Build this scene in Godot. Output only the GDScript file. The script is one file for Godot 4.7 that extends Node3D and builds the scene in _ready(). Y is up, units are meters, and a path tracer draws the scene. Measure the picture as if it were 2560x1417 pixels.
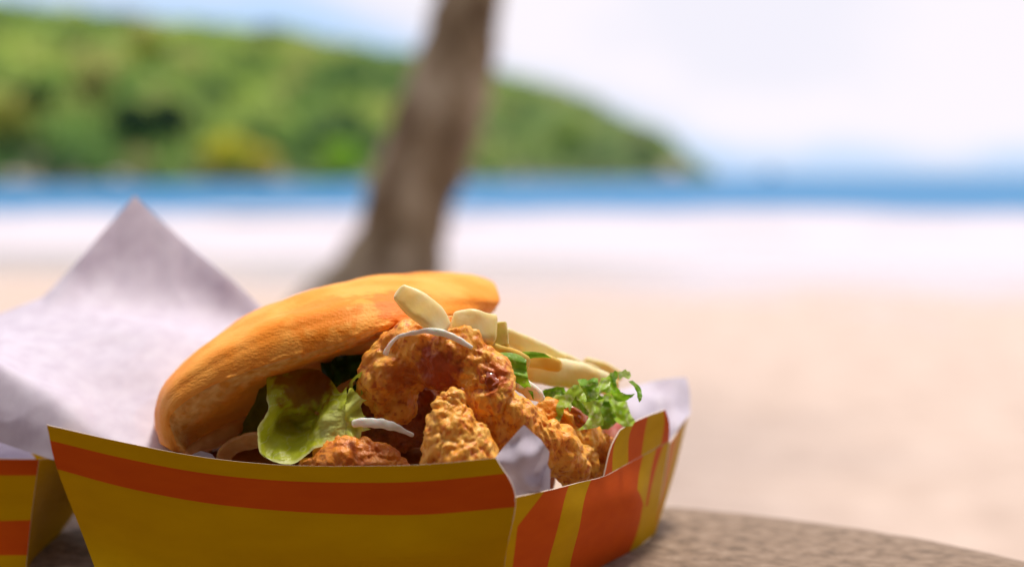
extends Node3D

const F := 3333.2          # focal length of the photograph in its own pixels
const EYE := Vector3(0.0, 0.145, 0.0)
var cam_at := Transform3D()
var names := {}
var M := {}
var n_low := FastNoiseLite.new()
var n_cell := FastNoiseLite.new()
var n_fbm := FastNoiseLite.new()
var rng := RandomNumberGenerator.new()


# ------------------------------------------------------------------ helpers

func P(px: float, py: float, mm: float) -> Vector3:
	var d := mm * 0.001
	return cam_at * Vector3((px - 1280.0) / F * d, -(py - 708.5) / F * d, -d)


func on_plane(px: float, py: float, y := 0.0) -> Vector3:
	var dir := cam_at.basis * Vector3((px - 1280.0) / F, -(py - 708.5) / F, -1.0)
	return EYE + dir * ((y - EYE.y) / dir.y)


func numbered(called: String) -> String:
	var n: int = names.get(called, 0)
	names[called] = n + 1
	return called if n == 0 else "%s_%03d" % [called, n]


func tag(o: Node3D, label: String, category: String, group := "") -> Node3D:
	o.set_meta("label", label)
	o.set_meta("category", category)
	if group:
		o.set_meta("group", group)
	return o


func thing(called: String, label: String, category: String, at := Vector3.ZERO, group := "") -> Node3D:
	var o := Node3D.new()
	o.name = numbered(called)
	o.position = at
	add_child(o)
	return tag(o, label, category, group)


func put(called: String, mesh: Mesh, m: Material, parent: Node3D = null) -> MeshInstance3D:
	var o := MeshInstance3D.new()
	o.mesh = mesh
	o.material_override = null
	for s in mesh.get_surface_count():
		o.set_surface_override_material(s, m)
	if parent == null:
		o.name = numbered(called)
		add_child(o)
	else:
		o.name = called
		parent.add_child(o, true)
		o.position = -parent.position
	return o


func struct(called: String, mesh: Mesh, m: Material) -> MeshInstance3D:
	var o := put(called, mesh, m)
	o.set_meta("kind", "structure")
	return o


func normals_of(v: PackedVector3Array, idx: PackedInt32Array) -> PackedVector3Array:
	var n := PackedVector3Array()
	n.resize(v.size())
	for t in range(0, idx.size(), 3):
		var a := idx[t]
		var b := idx[t + 1]
		var c := idx[t + 2]
		var x := (v[c] - v[a]).cross(v[b] - v[a])
		n[a] += x
		n[b] += x
		n[c] += x
	for i in n.size():
		n[i] = n[i].normalized() if n[i].length_squared() > 1e-30 else Vector3.UP
	return n


func outward(v: PackedVector3Array, idx: PackedInt32Array) -> PackedInt32Array:
	var vol := 0.0
	var o := v[0]
	for t in range(0, idx.size(), 3):
		vol += (v[idx[t]] - o).dot((v[idx[t + 2]] - o).cross(v[idx[t + 1]] - o))
	if vol < 0.0:
		for t in range(0, idx.size(), 3):
			var k := idx[t + 1]
			idx[t + 1] = idx[t + 2]
			idx[t + 2] = k
	return idx


func mesh_of(v: PackedVector3Array, idx: PackedInt32Array, uv := PackedVector2Array(), col := PackedColorArray()) -> ArrayMesh:
	var a := []
	a.resize(Mesh.ARRAY_MAX)
	a[Mesh.ARRAY_VERTEX] = v
	a[Mesh.ARRAY_NORMAL] = normals_of(v, idx)
	if uv.size() == v.size():
		a[Mesh.ARRAY_TEX_UV] = uv
	if col.size() == v.size():
		a[Mesh.ARRAY_COLOR] = col
	a[Mesh.ARRAY_INDEX] = idx
	var m := ArrayMesh.new()
	m.add_surface_from_arrays(Mesh.PRIMITIVE_TRIANGLES, a)
	return m


func along(row: Array, t: float, closed := false) -> Vector3:
	var n := row.size()
	if closed:
		var f := t * n
		var i := int(floor(f))
		var w := f - i
		return row[posmod(i, n)].cubic_interpolate(row[posmod(i + 1, n)], row[posmod(i - 1, n)], row[posmod(i + 2, n)], w)
	var g := clampf(t, 0.0, 1.0) * (n - 1)
	var k := mini(int(floor(g)), n - 2)
	var pre: Vector3 = row[k - 1] if k > 0 else row[0] * 2.0 - row[1]
	var post: Vector3 = row[k + 2] if k + 2 < n else row[n - 1] * 2.0 - row[n - 2]
	return row[k].cubic_interpolate(row[k + 1], pre, post, g - k)


# rows of [px, py, mm] -> rows of points
func net(rows: Array) -> Array:
	var out := []
	for r in rows:
		var line := []
		for p in r:
			line.append(P(p[0], p[1], p[2]))
		out.append(line)
	return out


# a smooth sheet (or, closed, a ring-shaped skin) through a net of points: [vertices, indices, uv]
func loft(rows: Array, nu: int, nv: int, closed := false, straight := false) -> Array:
	var lines := []
	for r in rows:
		var line := PackedVector3Array()
		for j in nv:
			if straight:
				var f: float = float(j) / (nv - 1) * (r.size() - 1)
				var k: int = mini(int(f), r.size() - 2)
				line.append(r[k].lerp(r[k + 1], f - k))
			else:
				line.append(along(r, float(j) / (nv if closed else nv - 1), closed))
		lines.append(line)
	var v := PackedVector3Array()
	var uv := PackedVector2Array()
	v.resize(nu * nv)
	uv.resize(nu * nv)
	for j in nv:
		var col := []
		for line in lines:
			col.append(line[j])
		for i in nu:
			var t := float(i) / (nu - 1)
			v[i * nv + j] = along(col, t)
			uv[i * nv + j] = Vector2(float(j) / (nv - 1), t)
	var idx := PackedInt32Array()
	var last := nv if closed else nv - 1
	for i in nu - 1:
		for j in last:
			var a := i * nv + j
			var b := i * nv + (j + 1) % nv
			idx.append_array([a, b, a + nv, b, b + nv, a + nv])
	if closed:
		for e in [0, nu - 1]:
			var mid := Vector3.ZERO
			for j in nv:
				mid += v[e * nv + j]
			v.append(mid / nv)
			uv.append(Vector2(0.5, float(e) / (nu - 1)))
			for j in nv:
				var a: int = e * nv + j
				var b: int = e * nv + (j + 1) % nv
				idx.append_array([v.size() - 1, b, a] if e == 0 else [v.size() - 1, a, b])
		idx = outward(v, idx)
	return [v, idx, uv]


# gives a sheet two faces and an edge
func thicken(g: Array, mm: float, nu: int, nv: int) -> Array:
	var v: PackedVector3Array = g[0]
	var idx: PackedInt32Array = g[1]
	var uv: PackedVector2Array = g[2]
	var n := normals_of(v, idx)
	var count := v.size()
	var v2 := v.duplicate()
	for i in count:
		v2.append(v[i] - n[i] * mm * 0.001)
	var uv2 := uv.duplicate()
	uv2.append_array(uv)
	var edge := PackedInt32Array()
	var back := PackedInt32Array()
	for t in range(0, idx.size(), 3):
		back.append_array([idx[t] + count, idx[t + 2] + count, idx[t + 1] + count])
	var ring := PackedInt32Array()
	for j in nv:
		ring.append(j)
	for i in range(1, nu):
		ring.append(i * nv + nv - 1)
	for j in range(nv - 2, -1, -1):
		ring.append((nu - 1) * nv + j)
	for i in range(nu - 2, 0, -1):
		ring.append(i * nv)
	for k in ring.size():
		var a := ring[k]
		var b := ring[(k + 1) % ring.size()]
		edge.append_array([a, a + count, b, b, a + count, b + count])
	return [v2, idx, back, edge, uv2]


# printed outside, plain board inside and on the cut edge: one mesh of three surfaces
func board(called: String, rows: Array, nu: int, nv: int, mm: float, printed: Material, plain: Material, parent: Node3D) -> MeshInstance3D:
	var g := thicken(loft(rows, nu, nv), mm, nu, nv)
	var m := ArrayMesh.new()
	for k in 3:
		var a := []
		a.resize(Mesh.ARRAY_MAX)
		var used := PackedVector3Array()
		var uu := PackedVector2Array()
		for i in g[k + 1]:
			used.append(g[0][i])
			uu.append(g[4][i])
		var ii := PackedInt32Array(range(used.size()))
		a[Mesh.ARRAY_VERTEX] = used
		a[Mesh.ARRAY_TEX_UV] = uu
		a[Mesh.ARRAY_NORMAL] = normals_of(used, ii)
		a[Mesh.ARRAY_INDEX] = ii
		m.add_surface_from_arrays(Mesh.PRIMITIVE_TRIANGLES, a)
	var o := put(called, m, plain, parent)
	o.set_surface_override_material(0, printed)
	return o


# a rounded bar through [px, py, mm, radius in mm]; o: sq (1 round .. 0.3 square), flat, cap, lumps, colors, seed, step
func bar(spine: Array, o: Dictionary) -> ArrayMesh:
	var pts := []
	var rad := []
	for s in spine:
		pts.append(P(s[0], s[1], s[2]))
		rad.append(Vector3(s[3], 0, 0))
	var total := 0.0
	for i in pts.size() - 1:
		total += pts[i].distance_to(pts[i + 1])
	var step: float = o.get("step", 0.6) * 0.001
	var body := maxi(6, int(total / step))
	var most := 0.0
	for s in spine:
		most = maxf(most, s[3])
	var nv := clampi(int(TAU * most * 0.001 / step), 10, 150)
	var caps := maxi(4, int(most * 0.0011 / step))
	var sq: float = o.get("sq", 1.0)
	var flat: float = o.get("flat", 1.0)
	var cap: float = o.get("cap", 0.8)
	var turn: float = o.get("turn", 0.0)
	var where := PackedVector3Array()
	var tang := PackedVector3Array()
	var rr := PackedFloat32Array()
	for k in range(-caps, body + caps):
		var t := clampf(float(k) / (body - 1), 0.0, 1.0)
		var p := along(pts, t)
		var q := along(pts, minf(t + 0.01, 1.0)) - along(pts, maxf(t - 0.01, 0.0))
		q = q.normalized()
		var r := along(rad, t).x * 0.001
		if k < 0 or k >= body:
			var a := float(-k if k < 0 else k - body + 1) / caps * PI / 2.0 * 0.985
			p += q * (sin(a) * r * cap) * (-1.0 if k < 0 else 1.0)
			r *= cos(a)
		where.append(p)
		tang.append(q)
		rr.append(r)
	var v := PackedVector3Array()
	var uv := PackedVector2Array()
	var nu := where.size()
	for i in nu:
		var c := (EYE - where[i]).normalized()
		var b := tang[i].cross(c).normalized()
		var n := b.cross(tang[i]).normalized()
		var tw := turn * float(i) / nu
		var b2 := b * cos(tw) + n * sin(tw)
		var n2 := n * cos(tw) - b * sin(tw)
		for j in nv:
			var a := TAU * j / nv
			var x := signf(cos(a)) * pow(absf(cos(a)), sq)
			var y := signf(sin(a)) * pow(absf(sin(a)), sq)
			v.append(where[i] + (b2 * x + n2 * y * flat) * rr[i])
			uv.append(Vector2(float(j) / nv, float(i) / nu))
	var idx := PackedInt32Array()
	for i in nu - 1:
		for j in nv:
			var a := i * nv + j
			var b := i * nv + (j + 1) % nv
			idx.append_array([a, b, a + nv, b, b + nv, a + nv])
	for e in [0, nu - 1]:
		v.append(where[e])
		uv.append(Vector2(0.5, e))
		for j in nv:
			var a: int = e * nv + j
			var b: int = e * nv + (j + 1) % nv
			idx.append_array([v.size() - 1, b, a] if e == 0 else [v.size() - 1, a, b])
	idx = outward(v, idx)
	return finish(v, idx, uv, o)


func bumps(q: Vector3) -> float:
	var d := n_cell.get_noise_3dv(q) + 1.0
	return 1.0 - d * d


# relief and colour of a lump: o.lumps = [[size mm, height mm], ...] rounded lumps, o.waves = the same, smooth
func finish(v: PackedVector3Array, idx: PackedInt32Array, uv: PackedVector2Array, o: Dictionary) -> ArrayMesh:
	var off: Vector3 = Vector3(17.3, 5.1, 9.7) * float(o.get("seed", 1))
	if o.has("lumps") or o.has("waves") or o.has("grit"):
		var n := normals_of(v, idx)
		for i in v.size():
			var q := v[i] * 1000.0 + off
			var h := 0.0
			for w in o.get("waves", []):
				h += n_low.get_noise_3dv(q / float(w[0])) * float(w[1])
			var bend := Vector3(n_low.get_noise_3dv(q * 0.13), n_low.get_noise_3dv(q * 0.13 + Vector3(50, 0, 0)), n_low.get_noise_3dv(q * 0.13 + Vector3(0, 50, 0))) * 4.0
			bend += Vector3(n_low.get_noise_3dv(q * 0.45), n_low.get_noise_3dv(q * 0.45 + Vector3(50, 0, 0)), n_low.get_noise_3dv(q * 0.45 + Vector3(0, 50, 0))) * 0.8
			for w in o.get("creases", []):
				h += (0.4 - absf(n_low.get_noise_3dv(q / float(w[0]) + Vector3(0, 31, 0)))) * float(w[1])
			for w in o.get("grit", []):
				h += n_fbm.get_noise_3dv(q / float(w[0])) * float(w[1])
			if o.has("crumb") and i < uv.size():
				var edge := smoothstep(0.80, 0.86, uv[i].x) + smoothstep(0.035, 0.0, uv[i].x)
				if edge > 0.0:
					h += edge * ((bumps((q + bend) / 4.0) - 0.6) * 0.6 + (bumps(q / 1.8) - 0.6) * 0.5 + n_fbm.get_noise_3dv(q / 9.0) * 0.9)
			var strong := 0.35 + 0.65 * smoothstep(-0.35, 0.3, n_low.get_noise_3dv(q * 0.11 + Vector3(0, 0, 70)))
			for l in o.get("lumps", []):
				h += (bumps((q + bend) / float(l[0])) - 0.6) * float(l[1]) * (strong if float(l[0]) < 5.0 else 1.0)
			v[i] += n[i] * h * 0.001
	var col := PackedColorArray()
	if o.has("colors"):
		var cs: Array = o.colors
		var size: float = o.get("patch", 9.0)
		col.resize(v.size())
		for i in v.size():
			var q := v[i] * 1000.0 + off * 2.0
			var a := clampf(n_fbm.get_noise_3dv(q / size) * 1.5 + 0.5, 0.0, 1.0)
			var c: Color = cs[0].lerp(cs[1], a)
			if cs.size() > 2:
				var b := smoothstep(0.12, 0.42, n_fbm.get_noise_3dv(q / (size * 0.45) + Vector3(90, 0, 0)))
				c = c.lerp(cs[2], b)
			if o.has("inner") and i < uv.size():
				c = c.lerp(o.inner.lerp(cs[1], 0.4 - 0.3 * n_fbm.get_noise_3dv(q / 14.0)), smoothstep(0.66, 0.72, uv[i].x))
				if o.has("crumb"):
					c = c.lerp(o.crumb.lerp(o.inner, clampf(0.5 + n_fbm.get_noise_3dv(q / 5.0), 0.0, 1.0)), smoothstep(0.84, 0.89, uv[i].x) * 0.9)
			if o.has("rim") and i < uv.size():
				c = c.lerp(o.rim, maxf(smoothstep(0.94, 0.985, uv[i].x), smoothstep(0.05, 0.01, uv[i].y)) * 0.8)
			if o.has("veins"):
				c = c.lerp(o.veins, smoothstep(0.10, 0.0, absf(n_low.get_noise_3dv(q * Vector3(0.10, 0.16, 0.1) + Vector3(3, 8, 1)))) * 0.7)
			for s in o.get("stains", []):          # [px, py, mm, radius mm, colour]
				var d := v[i].distance_to(P(s[0], s[1], s[2])) * 1000.0 / float(s[3])
				d += n_fbm.get_noise_3dv(q / 5.0) * 0.5
				c = c.lerp(s[4], smoothstep(1.0, 0.55, d))
			col[i] = c
	return mesh_of(v, idx, uv, col)


# a leaf or scrap of paper cut along an outline of [px, py]; depth in mm from the callable
func cut(outline: Array, depth: Callable, step: float, o := {}) -> ArrayMesh:
	var poly := PackedVector2Array()
	var n := outline.size()
	for i in n:
		var a := Vector2(outline[i][0], outline[i][1])
		var b := Vector2(outline[(i + 1) % n][0], outline[(i + 1) % n][1])
		var parts := maxi(1, int(a.distance_to(b) / step))
		var side := (b - a).orthogonal().normalized()
		for k in parts:
			var p := a.lerp(b, float(k) / parts)
			if k > 0:
				p += side * n_low.get_noise_2d(p.x * 0.21, p.y * 0.21) * float(o.get("ragged", 0.0))
			poly.append(p)
	var box := Rect2(poly[0], Vector2.ZERO)
	for p in poly:
		box = box.expand(p)
	var all := poly.duplicate()
	var y := box.position.y
	var row := 0
	while y < box.end.y:
		var x := box.position.x + (step * 0.5 if row % 2 else 0.0)
		while x < box.end.x:
			var p := Vector2(x, y)
			if Geometry2D.is_point_in_polygon(p, poly):
				var near := 1e9
				for b in poly:
					near = minf(near, p.distance_squared_to(b))
				if near > step * step * 0.3:
					all.append(p)
			x += step
		y += step * 0.87
		row += 1
	var tri := Geometry2D.triangulate_delaunay(all)
	var v := PackedVector3Array()
	var uv := PackedVector2Array()
	for p in all:
		v.append(P(p.x, p.y, depth.call(p.x, p.y)))
		uv.append((p - box.position) / maxf(box.size.x, box.size.y))
	var idx := PackedInt32Array()
	for t in range(0, tri.size(), 3):
		var mid := (all[tri[t]] + all[tri[t + 1]] + all[tri[t + 2]]) / 3.0
		if Geometry2D.is_point_in_polygon(mid, poly):
			var ccw := (all[tri[t + 1]] - all[tri[t]]).cross(all[tri[t + 2]] - all[tri[t]]) > 0.0
			idx.append_array([tri[t], tri[t + 1], tri[t + 2]] if ccw else [tri[t], tri[t + 2], tri[t + 1]])
	return finish(v, idx, uv, o)


func zoomed(x0: float, y0: float, k: float, pts: Array) -> Array:
	var out := []
	for p in pts:
		out.append([x0 + p[0] / k, y0 + p[1] / k])
	return out


func noise_tex(size: int, freq: float, kind: int, oct := 4, seed_ := 1, ramp: Gradient = null) -> NoiseTexture2D:
	var n := FastNoiseLite.new()
	n.noise_type = kind
	n.frequency = freq
	n.seed = seed_
	n.fractal_octaves = oct
	var t := NoiseTexture2D.new()
	t.width = size
	t.height = size
	t.seamless = true
	t.noise = n
	if ramp:
		t.color_ramp = ramp
	return t


func ramp(stops: Array) -> Gradient:
	var g := Gradient.new()
	var offs := PackedFloat32Array()
	var cols := PackedColorArray()
	for s in stops:
		offs.append(s[0])
		cols.append(Color(s[1], s[2], s[3]).linear_to_srgb())
	g.offsets = offs
	g.colors = cols
	return g


func mat(c: Color, rough := 0.6, o := {}) -> StandardMaterial3D:
	var m := StandardMaterial3D.new()
	m.albedo_color = c.linear_to_srgb()
	m.roughness = rough
	m.metallic_specular = o.get("spec", 0.5)
	if o.get("vc", false):
		m.vertex_color_use_as_albedo = true
	if o.has("bump"):
		m.heightmap_enabled = true
		m.heightmap_texture = o.bump
		m.heightmap_scale = o.get("bump_cm", 0.03)
	if o.has("map"):
		m.albedo_texture = o.map
	if o.has("tri"):
		m.uv1_triplanar = true
		m.uv1_scale = Vector3.ONE * float(o.tri)
	if o.has("back"):
		m.backlight_enabled = true
		m.backlight = Color(o.back, o.back, o.back).linear_to_srgb()
	if o.has("sss"):
		m.subsurf_scatter_enabled = true
		m.subsurf_scatter_strength = o.sss
	if o.has("coat"):
		m.clearcoat_enabled = true
		m.clearcoat = o.coat
		m.clearcoat_roughness = o.get("coat_rough", 0.15)
	m.cull_mode = BaseMaterial3D.CULL_DISABLED
	return m


func C(r: float, g: float, b: float) -> Color:
	return Color(r, g, b)


# ------------------------------------------------------------------ the scene

func _ready() -> void:
	rng.seed = 7
	for n in [n_low, n_fbm]:
		n.noise_type = FastNoiseLite.TYPE_SIMPLEX_SMOOTH
		n.frequency = 1.0
	n_low.fractal_type = FastNoiseLite.FRACTAL_NONE
	n_fbm.fractal_octaves = 4
	n_fbm.seed = 5
	n_cell.noise_type = FastNoiseLite.TYPE_CELLULAR
	n_cell.fractal_type = FastNoiseLite.FRACTAL_NONE
	n_cell.frequency = 1.0

	# camera
	var cam := Camera3D.new()
	cam.name = "camera"
	cam_at = Transform3D(Basis(Vector3.RIGHT, -deg_to_rad(4.656)), EYE)
	cam.transform = cam_at
	var lens := CameraAttributesPhysical.new()
	lens.frustum_focal_length = 56.455
	lens.frustum_focus_distance = 0.455
	lens.frustum_near = 0.02
	lens.frustum_far = 9000.0
	lens.exposure_aperture = 4.6
	cam.attributes = lens
	add_child(cam)
	cam.current = true

	# sky, sun, exposure
	var env := Environment.new()
	env.background_mode = Environment.BG_SKY
	env.sky = Sky.new()
	env.sky.sky_material = sky_material()
	env.background_energy_multiplier = 1.0
	env.tonemap_mode = Environment.TONE_MAPPER_LINEAR
	env.tonemap_exposure = 1.05
	env.sdfgi_enabled = true
	env.ssao_enabled = true
	env.ssil_enabled = true
	var we := WorldEnvironment.new()
	we.name = "environment"
	we.environment = env
	add_child(we)
	var sun := DirectionalLight3D.new()
	sun.name = "sun"
	sun.light_energy = 1.15
	sun.light_color = Color(1.0, 0.95, 0.88)
	sun.light_angular_distance = 12.0
	sun.shadow_enabled = true
	add_child(sun)
	sun.look_at_from_position(Vector3(0.16, 1.0, -0.2), Vector3.ZERO, Vector3.FORWARD)

	materials()
	beach()
	hills()
	palm()
	table()
	unseen_stall()
	trays()
	paper()
	bread()
	filling()
	greens()


func sky_material() -> PanoramaSkyMaterial:
	var w := 1024
	var h := 512
	var im := Image.create(w, h, false, Image.FORMAT_RGBF)
	var white := C(0.95, 0.90, 0.965)
	var grey := C(0.87, 0.85, 0.94)
	var blue := C(0.40, 0.66, 1.0)
	for j in h:
		var el := 90.0 - (j + 0.5) / h * 180.0
		for i in w:
			var az := wrapf((i + 0.5) / w * TAU, -PI, PI)
			var e := deg_to_rad(el)
			var dir := Vector3(sin(az) * cos(e), sin(e), -cos(az) * cos(e))
			var q := Vector3(dir.x, dir.y * 2.5, dir.z)
			var soft := n_fbm.get_noise_3dv(q * 3.2)
			var c := white.lerp(grey, smoothstep(-0.15, 0.25, soft))
			# a clear strip over the horizon below the cloud deck, broken gaps higher up
			var top := 0.9 + 6.6 * smoothstep(0.22, -0.2, az) * smoothstep(-2.6, -1.2, az) + n_fbm.get_noise_3dv(dir * 6.0) * 0.9
			var gap := smoothstep(top + 0.8, top - 0.9, el)
			gap = maxf(gap, smoothstep(0.30, 0.55, n_fbm.get_noise_3dv(q * 1.6 + Vector3(9, 2, 4))) * smoothstep(8.0, 20.0, el))
			c = c.lerp(blue, gap * 0.75)
			if el < 0.0:
				c = C(0.45, 0.46, 0.5)
			im.set_pixel(i, j, c)
	var m := PanoramaSkyMaterial.new()
	m.panorama = ImageTexture.create_from_image(im)
	return m


func materials() -> void:
	var fine := noise_tex(512, 0.03, FastNoiseLite.TYPE_SIMPLEX_SMOOTH, 5, 3)
	var pores := noise_tex(512, 0.045, FastNoiseLite.TYPE_CELLULAR, 2, 4)
	var mottle := noise_tex(512, 0.012, FastNoiseLite.TYPE_SIMPLEX_SMOOTH, 5, 8, ramp([[0.0, 0.56, 0.515, 0.66], [0.5, 0.65, 0.615, 0.76], [1.0, 0.72, 0.70, 0.84]]))
	M.crust = mat(Color.WHITE, 0.55, {"vc": true, "bump": fine, "bump_cm": 0.012, "tri": 60.0, "sss": 0.08, "spec": 0.32})
	M.fried = mat(Color.WHITE, 0.40, {"vc": true, "bump": fine, "bump_cm": 0.02, "tri": 90.0, "sss": 0.10})
	M.sauce = mat(C(0.34, 0.055, 0.004), 0.18, {"coat": 0.8, "coat_rough": 0.08})
	M.leaf = mat(Color.WHITE, 0.36, {"vc": true, "bump": fine, "bump_cm": 0.02, "tri": 45.0, "back": 0.9})
	M.strip = mat(Color.WHITE, 0.34, {"vc": true, "bump": fine, "bump_cm": 0.005, "tri": 40.0, "sss": 0.2, "back": 0.5})
	M.shred = mat(Color.WHITE, 0.36, {"vc": true, "sss": 0.3})
	M.paper = mat(Color.WHITE, 0.7, {"map": mottle, "tri": 16.0, "bump": fine, "bump_cm": 0.006, "back": 0.4})
	M.fibre = noise_tex(256, 0.05, FastNoiseLite.TYPE_SIMPLEX_SMOOTH, 4, 12)
	M.card = mat(C(0.72, 0.64, 0.56), 0.75)
	M.rock = mat(Color.WHITE, 0.85, {"vc": true, "bump": pores, "bump_cm": 4.0, "tri": 0.4})
	var stone := noise_tex(1024, 0.02, FastNoiseLite.TYPE_SIMPLEX_SMOOTH, 6, 21, ramp([[0.0, 0.12, 0.085, 0.06], [0.36, 0.23, 0.165, 0.12], [0.55, 0.28, 0.205, 0.152], [0.75, 0.32, 0.24, 0.185], [1.0, 0.42, 0.34, 0.27]]))
	M.stone = mat(Color(0.84, 0.81, 0.77), 0.8, {"map": stone, "tri": 5.0, "bump": fine, "bump_cm": 0.07})
	var grain := noise_tex(1024, 0.01, FastNoiseLite.TYPE_SIMPLEX_SMOOTH, 6, 31, ramp([[0.0, 0.42, 0.315, 0.255], [0.5, 0.50, 0.385, 0.32], [1.0, 0.57, 0.455, 0.39]]))
	M.sand = mat(Color.WHITE, 0.55, {"map": grain, "tri": 0.35, "bump": fine, "bump_cm": 3.0})
	M.wet = mat(C(0.50, 0.43, 0.46), 0.22, {"spec": 0.6})
	M.sea = mat(C(0.022, 0.17, 0.37), 0.4, {"spec": 0.12})
	M.foam = mat(C(0.50, 0.47, 0.53), 0.7)
	M.bark = mat(Color.WHITE, 0.85, {"vc": true, "bump": fine, "bump_cm": 1.0, "tri": 3.0})
	M.wood = mat(Color.WHITE, 0.9, {"vc": true})
	M.green = mat(Color.WHITE, 0.75, {"vc": true, "spec": 0.3, "back": 0.25})


func sheet(x0: float, x1: float, nx: int, zs: Array, height: Callable) -> ArrayMesh:
	var v := PackedVector3Array()
	var uv := PackedVector2Array()
	var idx := PackedInt32Array()
	for i in zs.size():
		for k in nx:
			var x := lerpf(x0, x1, float(k) / (nx - 1)) * (1.0 + absf(zs[i]) * 0.02)
			v.append(Vector3(x, height.call(x, zs[i]), zs[i]))
			uv.append(Vector2(x, zs[i]))
	for i in zs.size() - 1:
		for k in nx - 1:
			var a := i * nx + k
			idx.append_array([a, a + nx, a + 1, a + 1, a + nx, a + nx + 1])
	return mesh_of(v, idx, uv)


func sand_height(x: float, z: float) -> float:
	var d := -z
	var y := -0.76 - smoothstep(2.0, 42.0, d) * 1.05 - maxf(0.0, d - 42.0) * 0.02
	return y + n_fbm.get_noise_2d(x * 0.35, z * 0.35) * 0.05 * smoothstep(10.5, 5.0, d)


func beach() -> void:
	var zs := []
	var z := 40.0
	while z > -130.0:
		zs.append(z)
		z -= clampf(absf(z + 1.0) * 0.04, 0.12, 2.0)
	struct("beach_sand", sheet(-60.0, 60.0, 260, zs, sand_height), M.sand)
	# the wet band left by the last wave
	var ws := []
	for i in 90:
		ws.append(-8.0 - i * 0.33)
	var wet := func(x: float, zz: float) -> float:
		var edge := clampf(-12.0 + 0.6 * x, -21.0, -11.0) + n_fbm.get_noise_1d(x * 0.12) * 4.0 + n_fbm.get_noise_2d(x * 0.5, zz * 1.0) * 7.0
		return sand_height(x, zz) + (0.008 if zz < edge else -0.2)
	struct("wet_sand", sheet(-60.0, 60.0, 220, ws, wet), M.wet)
	# the sea, with low swell
	var ss := []
	var s := -30.0
	while s > -7000.0:
		ss.append(s)
		s -= maxf(0.6, absf(s) * 0.012)
	var swell := func(x: float, zz: float) -> float:
		return -1.78 + n_fbm.get_noise_2d(x * 0.05, zz * 0.22) * 0.12 * smoothstep(-3000.0, -200.0, zz)
	struct("sea", sheet(-120.0, 120.0, 200, ss, swell), M.sea)
	# spent foam on the shallows and three rolling breakers
	var fs := []
	for i in 150:
		fs.append(-17.0 - i * 0.38)
	var foam := func(x: float, zz: float) -> float:
		var near := clampf(-23.0 + 0.5 * x, -33.0, -19.5) + n_fbm.get_noise_1d(x * 0.10 + 40.0) * 5.0
		var far := -61.0 + n_fbm.get_noise_1d(x * 0.07 + 90.0) * 8.0
		var lace := n_fbm.get_noise_2d(x * 0.16, zz * 0.5)
		var y := -1.66 + lace * 0.10
		y = maxf(y, sand_height(x, zz) + 0.012)
		return y - (0.6 if zz > near else 0.0) - smoothstep(far + 4.0, far - 6.0, zz) * 0.9
	struct("surf_foam", sheet(-60.0, 60.0, 320, fs, foam), M.foam)
	var rows := [[-60.0, 0.24, 3.0], [-50.0, 0.24, 8.0], [-40.0, 0.18, 15.0]]
	for r in rows:
		var v := []
		for i in 9:
			v.append(float(r[0]) + 1.6 - i * 0.4)
		var roll := func(x: float, zz: float) -> float:
			var mid: float = r[0] + n_fbm.get_noise_1d(x * 0.05 + r[2]) * 0.6
			var tall: float = r[1] * clampf(0.55 + n_fbm.get_noise_1d(x * 0.045 + r[2] * 3.0) * 1.6, 0.0, 1.0)
			return -1.66 + tall * exp(-pow((zz - mid) / 0.7, 2.0)) + n_fbm.get_noise_2d(x * 0.9, zz * 2.0) * 0.05
		struct("breaking_wave", sheet(-70.0, 70.0, 300, v, roll), M.foam)


# far wooded headland: [px along the picture, py of its crest, distance of the shore below]
const RIDGE := [[-1500, 120, 210], [-900, 70, 220], [-400, 30, 235], [0, 40, 250], [250, 62, 270], [450, 85, 290], [620, 98, 310], [700, 100, 325], [850, 130, 350], [1000, 152, 380], [1150, 185, 410], [1280, 210, 440], [1400, 240, 470], [1480, 270, 490], [1550, 315, 505], [1620, 338, 520], [1660, 345, 530], [1700, 385, 540], [1750, 425, 550], [1800, 446, 560]]

func ridge_at(px: float) -> Vector2:
	for i in RIDGE.size() - 1:
		if px <= RIDGE[i + 1][0]:
			var t := clampf(inverse_lerp(RIDGE[i][0], RIDGE[i + 1][0], px), 0.0, 1.0)
			return Vector2(lerpf(RIDGE[i][1], RIDGE[i + 1][1], t), lerpf(RIDGE[i][2], RIDGE[i + 1][2], t))
	return Vector2(446, 560)


func hill_point(px: float, v: float) -> Vector3:
	var r := ridge_at(px)
	var shore := r.y
	var deep := 150.0 * clampf((1830.0 - px) / 500.0, 0.05, 1.0)
	var top := (437.0 - r.x) / F * (shore + deep) + 2.0
	var d := shore + deep * v
	var h := top * (pow(minf(v, 1.0), 0.72) if v <= 1.0 else 1.0 - (v - 1.0) * 0.5)
	h += n_fbm.get_noise_2d(px * 0.006, v * 3.0) * top * 0.10 * (1.0 - absf(2.0 * minf(v, 1.0) - 1.0))
	var dir := Vector3((px - 1280.0) / F, 0, -1.0)
	return dir * d + Vector3(0, -1.8 + maxf(h, 0.0), 0)


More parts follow.
